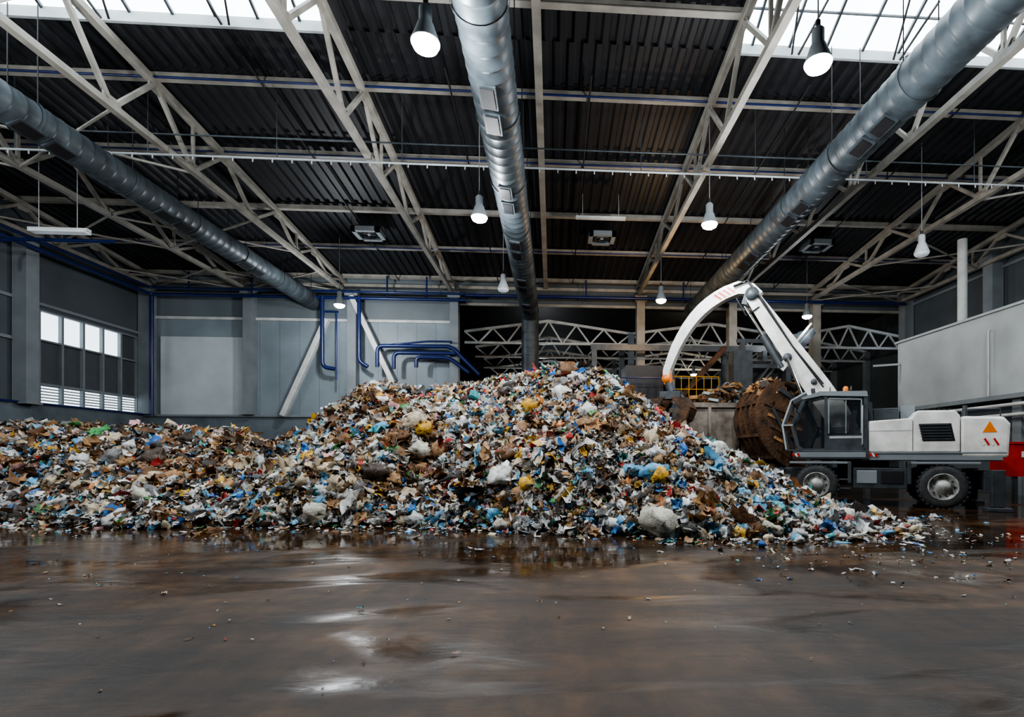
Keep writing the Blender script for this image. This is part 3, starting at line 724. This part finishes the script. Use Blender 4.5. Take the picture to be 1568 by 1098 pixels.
# cube-sphere for bags
k=4;a=np.linspace(-1,1,k+1);vd={};sv=[];sf=[]
def vid(p):
    key=tuple(np.round(p,4))
    if key not in vd: vd[key]=len(sv);q=np.array(p);sv.append(q/np.linalg.norm(q))
    return vd[key]
for ax in range(3):
    for sg in(-1,1):
        for i in range(k):
            for j in range(k):
                f_=[]
                for di,dj in((0,0),(1,0),(1,1),(0,1)):
                    p=[0,0,0];p[ax]=sg;p[(ax+1)%3]=a[i+di];p[(ax+2)%3]=a[j+dj];f_.append(vid(p))
                sf.append(f_ if sg>0 else f_[::-1])
sv=np.array(sv);sf=np.array(sf)
def bags(P,size,lift=.2,colr=None,flat=False,sq=(.45,.9)):
    n=len(P);m=len(sv);Nn,T,Bn=basis(P,n,.3,flat)
    S=np.stack([rng.uniform(.7,1.4,n),rng.uniform(.6,1.2,n),rng.uniform(*sq,n)],-1)*size[:,None]
    q=sv[None]*(1+rng.normal(0,.2,(n,m,1)))*S[:,None]
    Vt=P[:,None]+T[:,None]*q[...,0:1]+Bn[:,None]*q[...,1:2]+Nn[:,None]*(q[...,2:3]+(size*lift)[:,None,None])
    if flat: Vt[...,2]=np.maximum(Vt[...,2],.004)
    Fq=sf[None]+(np.arange(n)*m)[:,None,None]
    cc=colr if colr is not None else cols(P,n)
    addq(Vt,Fq,np.repeat(cc[:,None],m,1)*rng.uniform(.8,1.08,(n,m,1)))
n=34000;P=sample(n);flakes(P,np.clip(rng.lognormal(-2.95,.42,n),.02,.17),.5,.32,lift=.08)
n=16000;P=sample(n);flakes(P,np.clip(rng.lognormal(-2.45,.4,n),.04,.26),.35,.26,lift=.12,g=5)
n=10000;P=sample(n);flakes(P,np.clip(rng.lognormal(-3.3,.3,n),.02,.08),.8,.3,lift=.16,g=3,asp=.7)
n=4200;P=sample(n);bags(P,np.clip(rng.lognormal(-2.35,.42,n),.04,.27))
P=np.array([(2.0,9.95,.1),(-1.1,10.9,.2),(4.2,9.9,.1),(-5.2,12.0,.3),(-9.4,12.7,.3),(-3.3,13.2,1.6),(6.4,10.9,.1)]);P[:,2]=H(P[:,0],P[:,1])
bags(P,np.array([.36,.22,.2,.25,.2,.24,.2]),.5,np.array([(.60,.57,.47)]*7))
def finish(name):
    global QV,QF,QC,off
    V=np.concatenate(QV);F=np.concatenate(QF);Cc=np.concatenate(QC)
    me=bpy.data.meshes.new(name);me.vertices.add(len(V));me.vertices.foreach_set('co',V.astype(np.float32).ravel())
    me.loops.add(F.size);me.loops.foreach_set('vertex_index',F.astype(np.int32).ravel())
    me.polygons.add(len(F));me.polygons.foreach_set('loop_start',np.arange(0,F.size,4,dtype=np.int32))
    try: me.polygons.foreach_set('loop_total',np.full(len(F),4,dtype=np.int32))
    except Exception: pass
    at=me.color_attributes.new('litter_colour','FLOAT_COLOR','POINT')
    at.data.foreach_set('color',np.concatenate([Cc,np.ones((len(Cc),1))],1).astype(np.float32).ravel())
    me.update(calc_edges=True);me.validate()
    o=bpy.data.objects.new(name,me);scene.collection.objects.link(o);me.materials.append(gm)
    QV=[];QF=[];QC=[];off=0
    return o
gm=bpy.data.materials.new('mixed_litter');gm.use_nodes=True;nt=gm.node_tree;b=nt.nodes['Principled BSDF'];N=nt.nodes.new;L=nt.links.new
at=N('ShaderNodeAttribute');at.attribute_name='litter_colour'
tc=N('ShaderNodeTexCoord')
nf=noise(9,6);r_=ramp(nf,[(0.3,.55),(0.6,1.1)])
L(mul(at.outputs['Color'],r_),b.inputs['Base Color'])
L(ramp(noise(3,2),[(0.35,.25),(.65,.7)]),b.inputs['Roughness'])
bp=N('ShaderNodeBump');bp.inputs['Strength'].default_value=.5;bp.inputs['Distance'].default_value=.03;L(noise(30,3),bp.inputs['Height']);L(bp.outputs[0],b.inputs['Normal'])
finish('garbage_pile')
# loose litter on floor
n=900;x=rng.uniform(-22,10,n);yf=np.interp(x,FX,FY);y=yf-np.abs(rng.exponential(.4,n))+.2
P=np.stack([x,y,np.full(n,.01)],-1);flakes(P,np.clip(rng.lognormal(-3.2,.5,n),.015,.1),.25,.18,flat=True,lift=.02)
n=350;x=rng.uniform(2.5,9,n);y=rng.uniform(6.0,10.5,n);P=np.stack([x,y,np.full(n,.01)],-1);flakes(P,np.clip(rng.lognormal(-3.9,.4,n),.01,.05),.25,.18,flat=True,lift=.02)
n=260;x=rng.uniform(-9,8,n);y=rng.uniform(3.5,10.5,n);P=np.stack([x,y,np.full(n,.01)],-1);flakes(P,np.clip(rng.lognormal(-4.4,.4,n),.005,.028),.2,.15,flat=True,lift=.01)
n=60;x=rng.uniform(3,8.5,n);yf=np.interp(x,FX,FY);P=np.stack([x,yf-rng.random(n)*.8,np.full(n,.02)],-1);bags(P,np.clip(rng.lognormal(-2.7,.3,n),.03,.12),.4,flat=True)
finish('floor_litter')

# ---------------------------------------------------------------- world & camera
w=bpy.data.worlds.new('overcast_sky');scene.world=w;w.use_nodes=True
w.node_tree.nodes['Background'].inputs[0].default_value=(.75,.85,1,1);w.node_tree.nodes['Background'].inputs[1].default_value=1.0
try: scene.view_settings.look='AgX - Medium High Contrast'
except Exception as e: print(e)
cd=bpy.data.cameras.new('camera');cam=bpy.data.objects.new('camera',cd);scene.collection.objects.link(cam)
cam.location=(0,0,EYE);cam.rotation_euler=(math.radians(90),0,math.radians(-3.8))
cd.sensor_fit='HORIZONTAL';cd.sensor_width=36;cd.lens=18.37;cd.shift_x=-.074;cd.shift_y=.095;cd.clip_end=300
scene.camera=cam
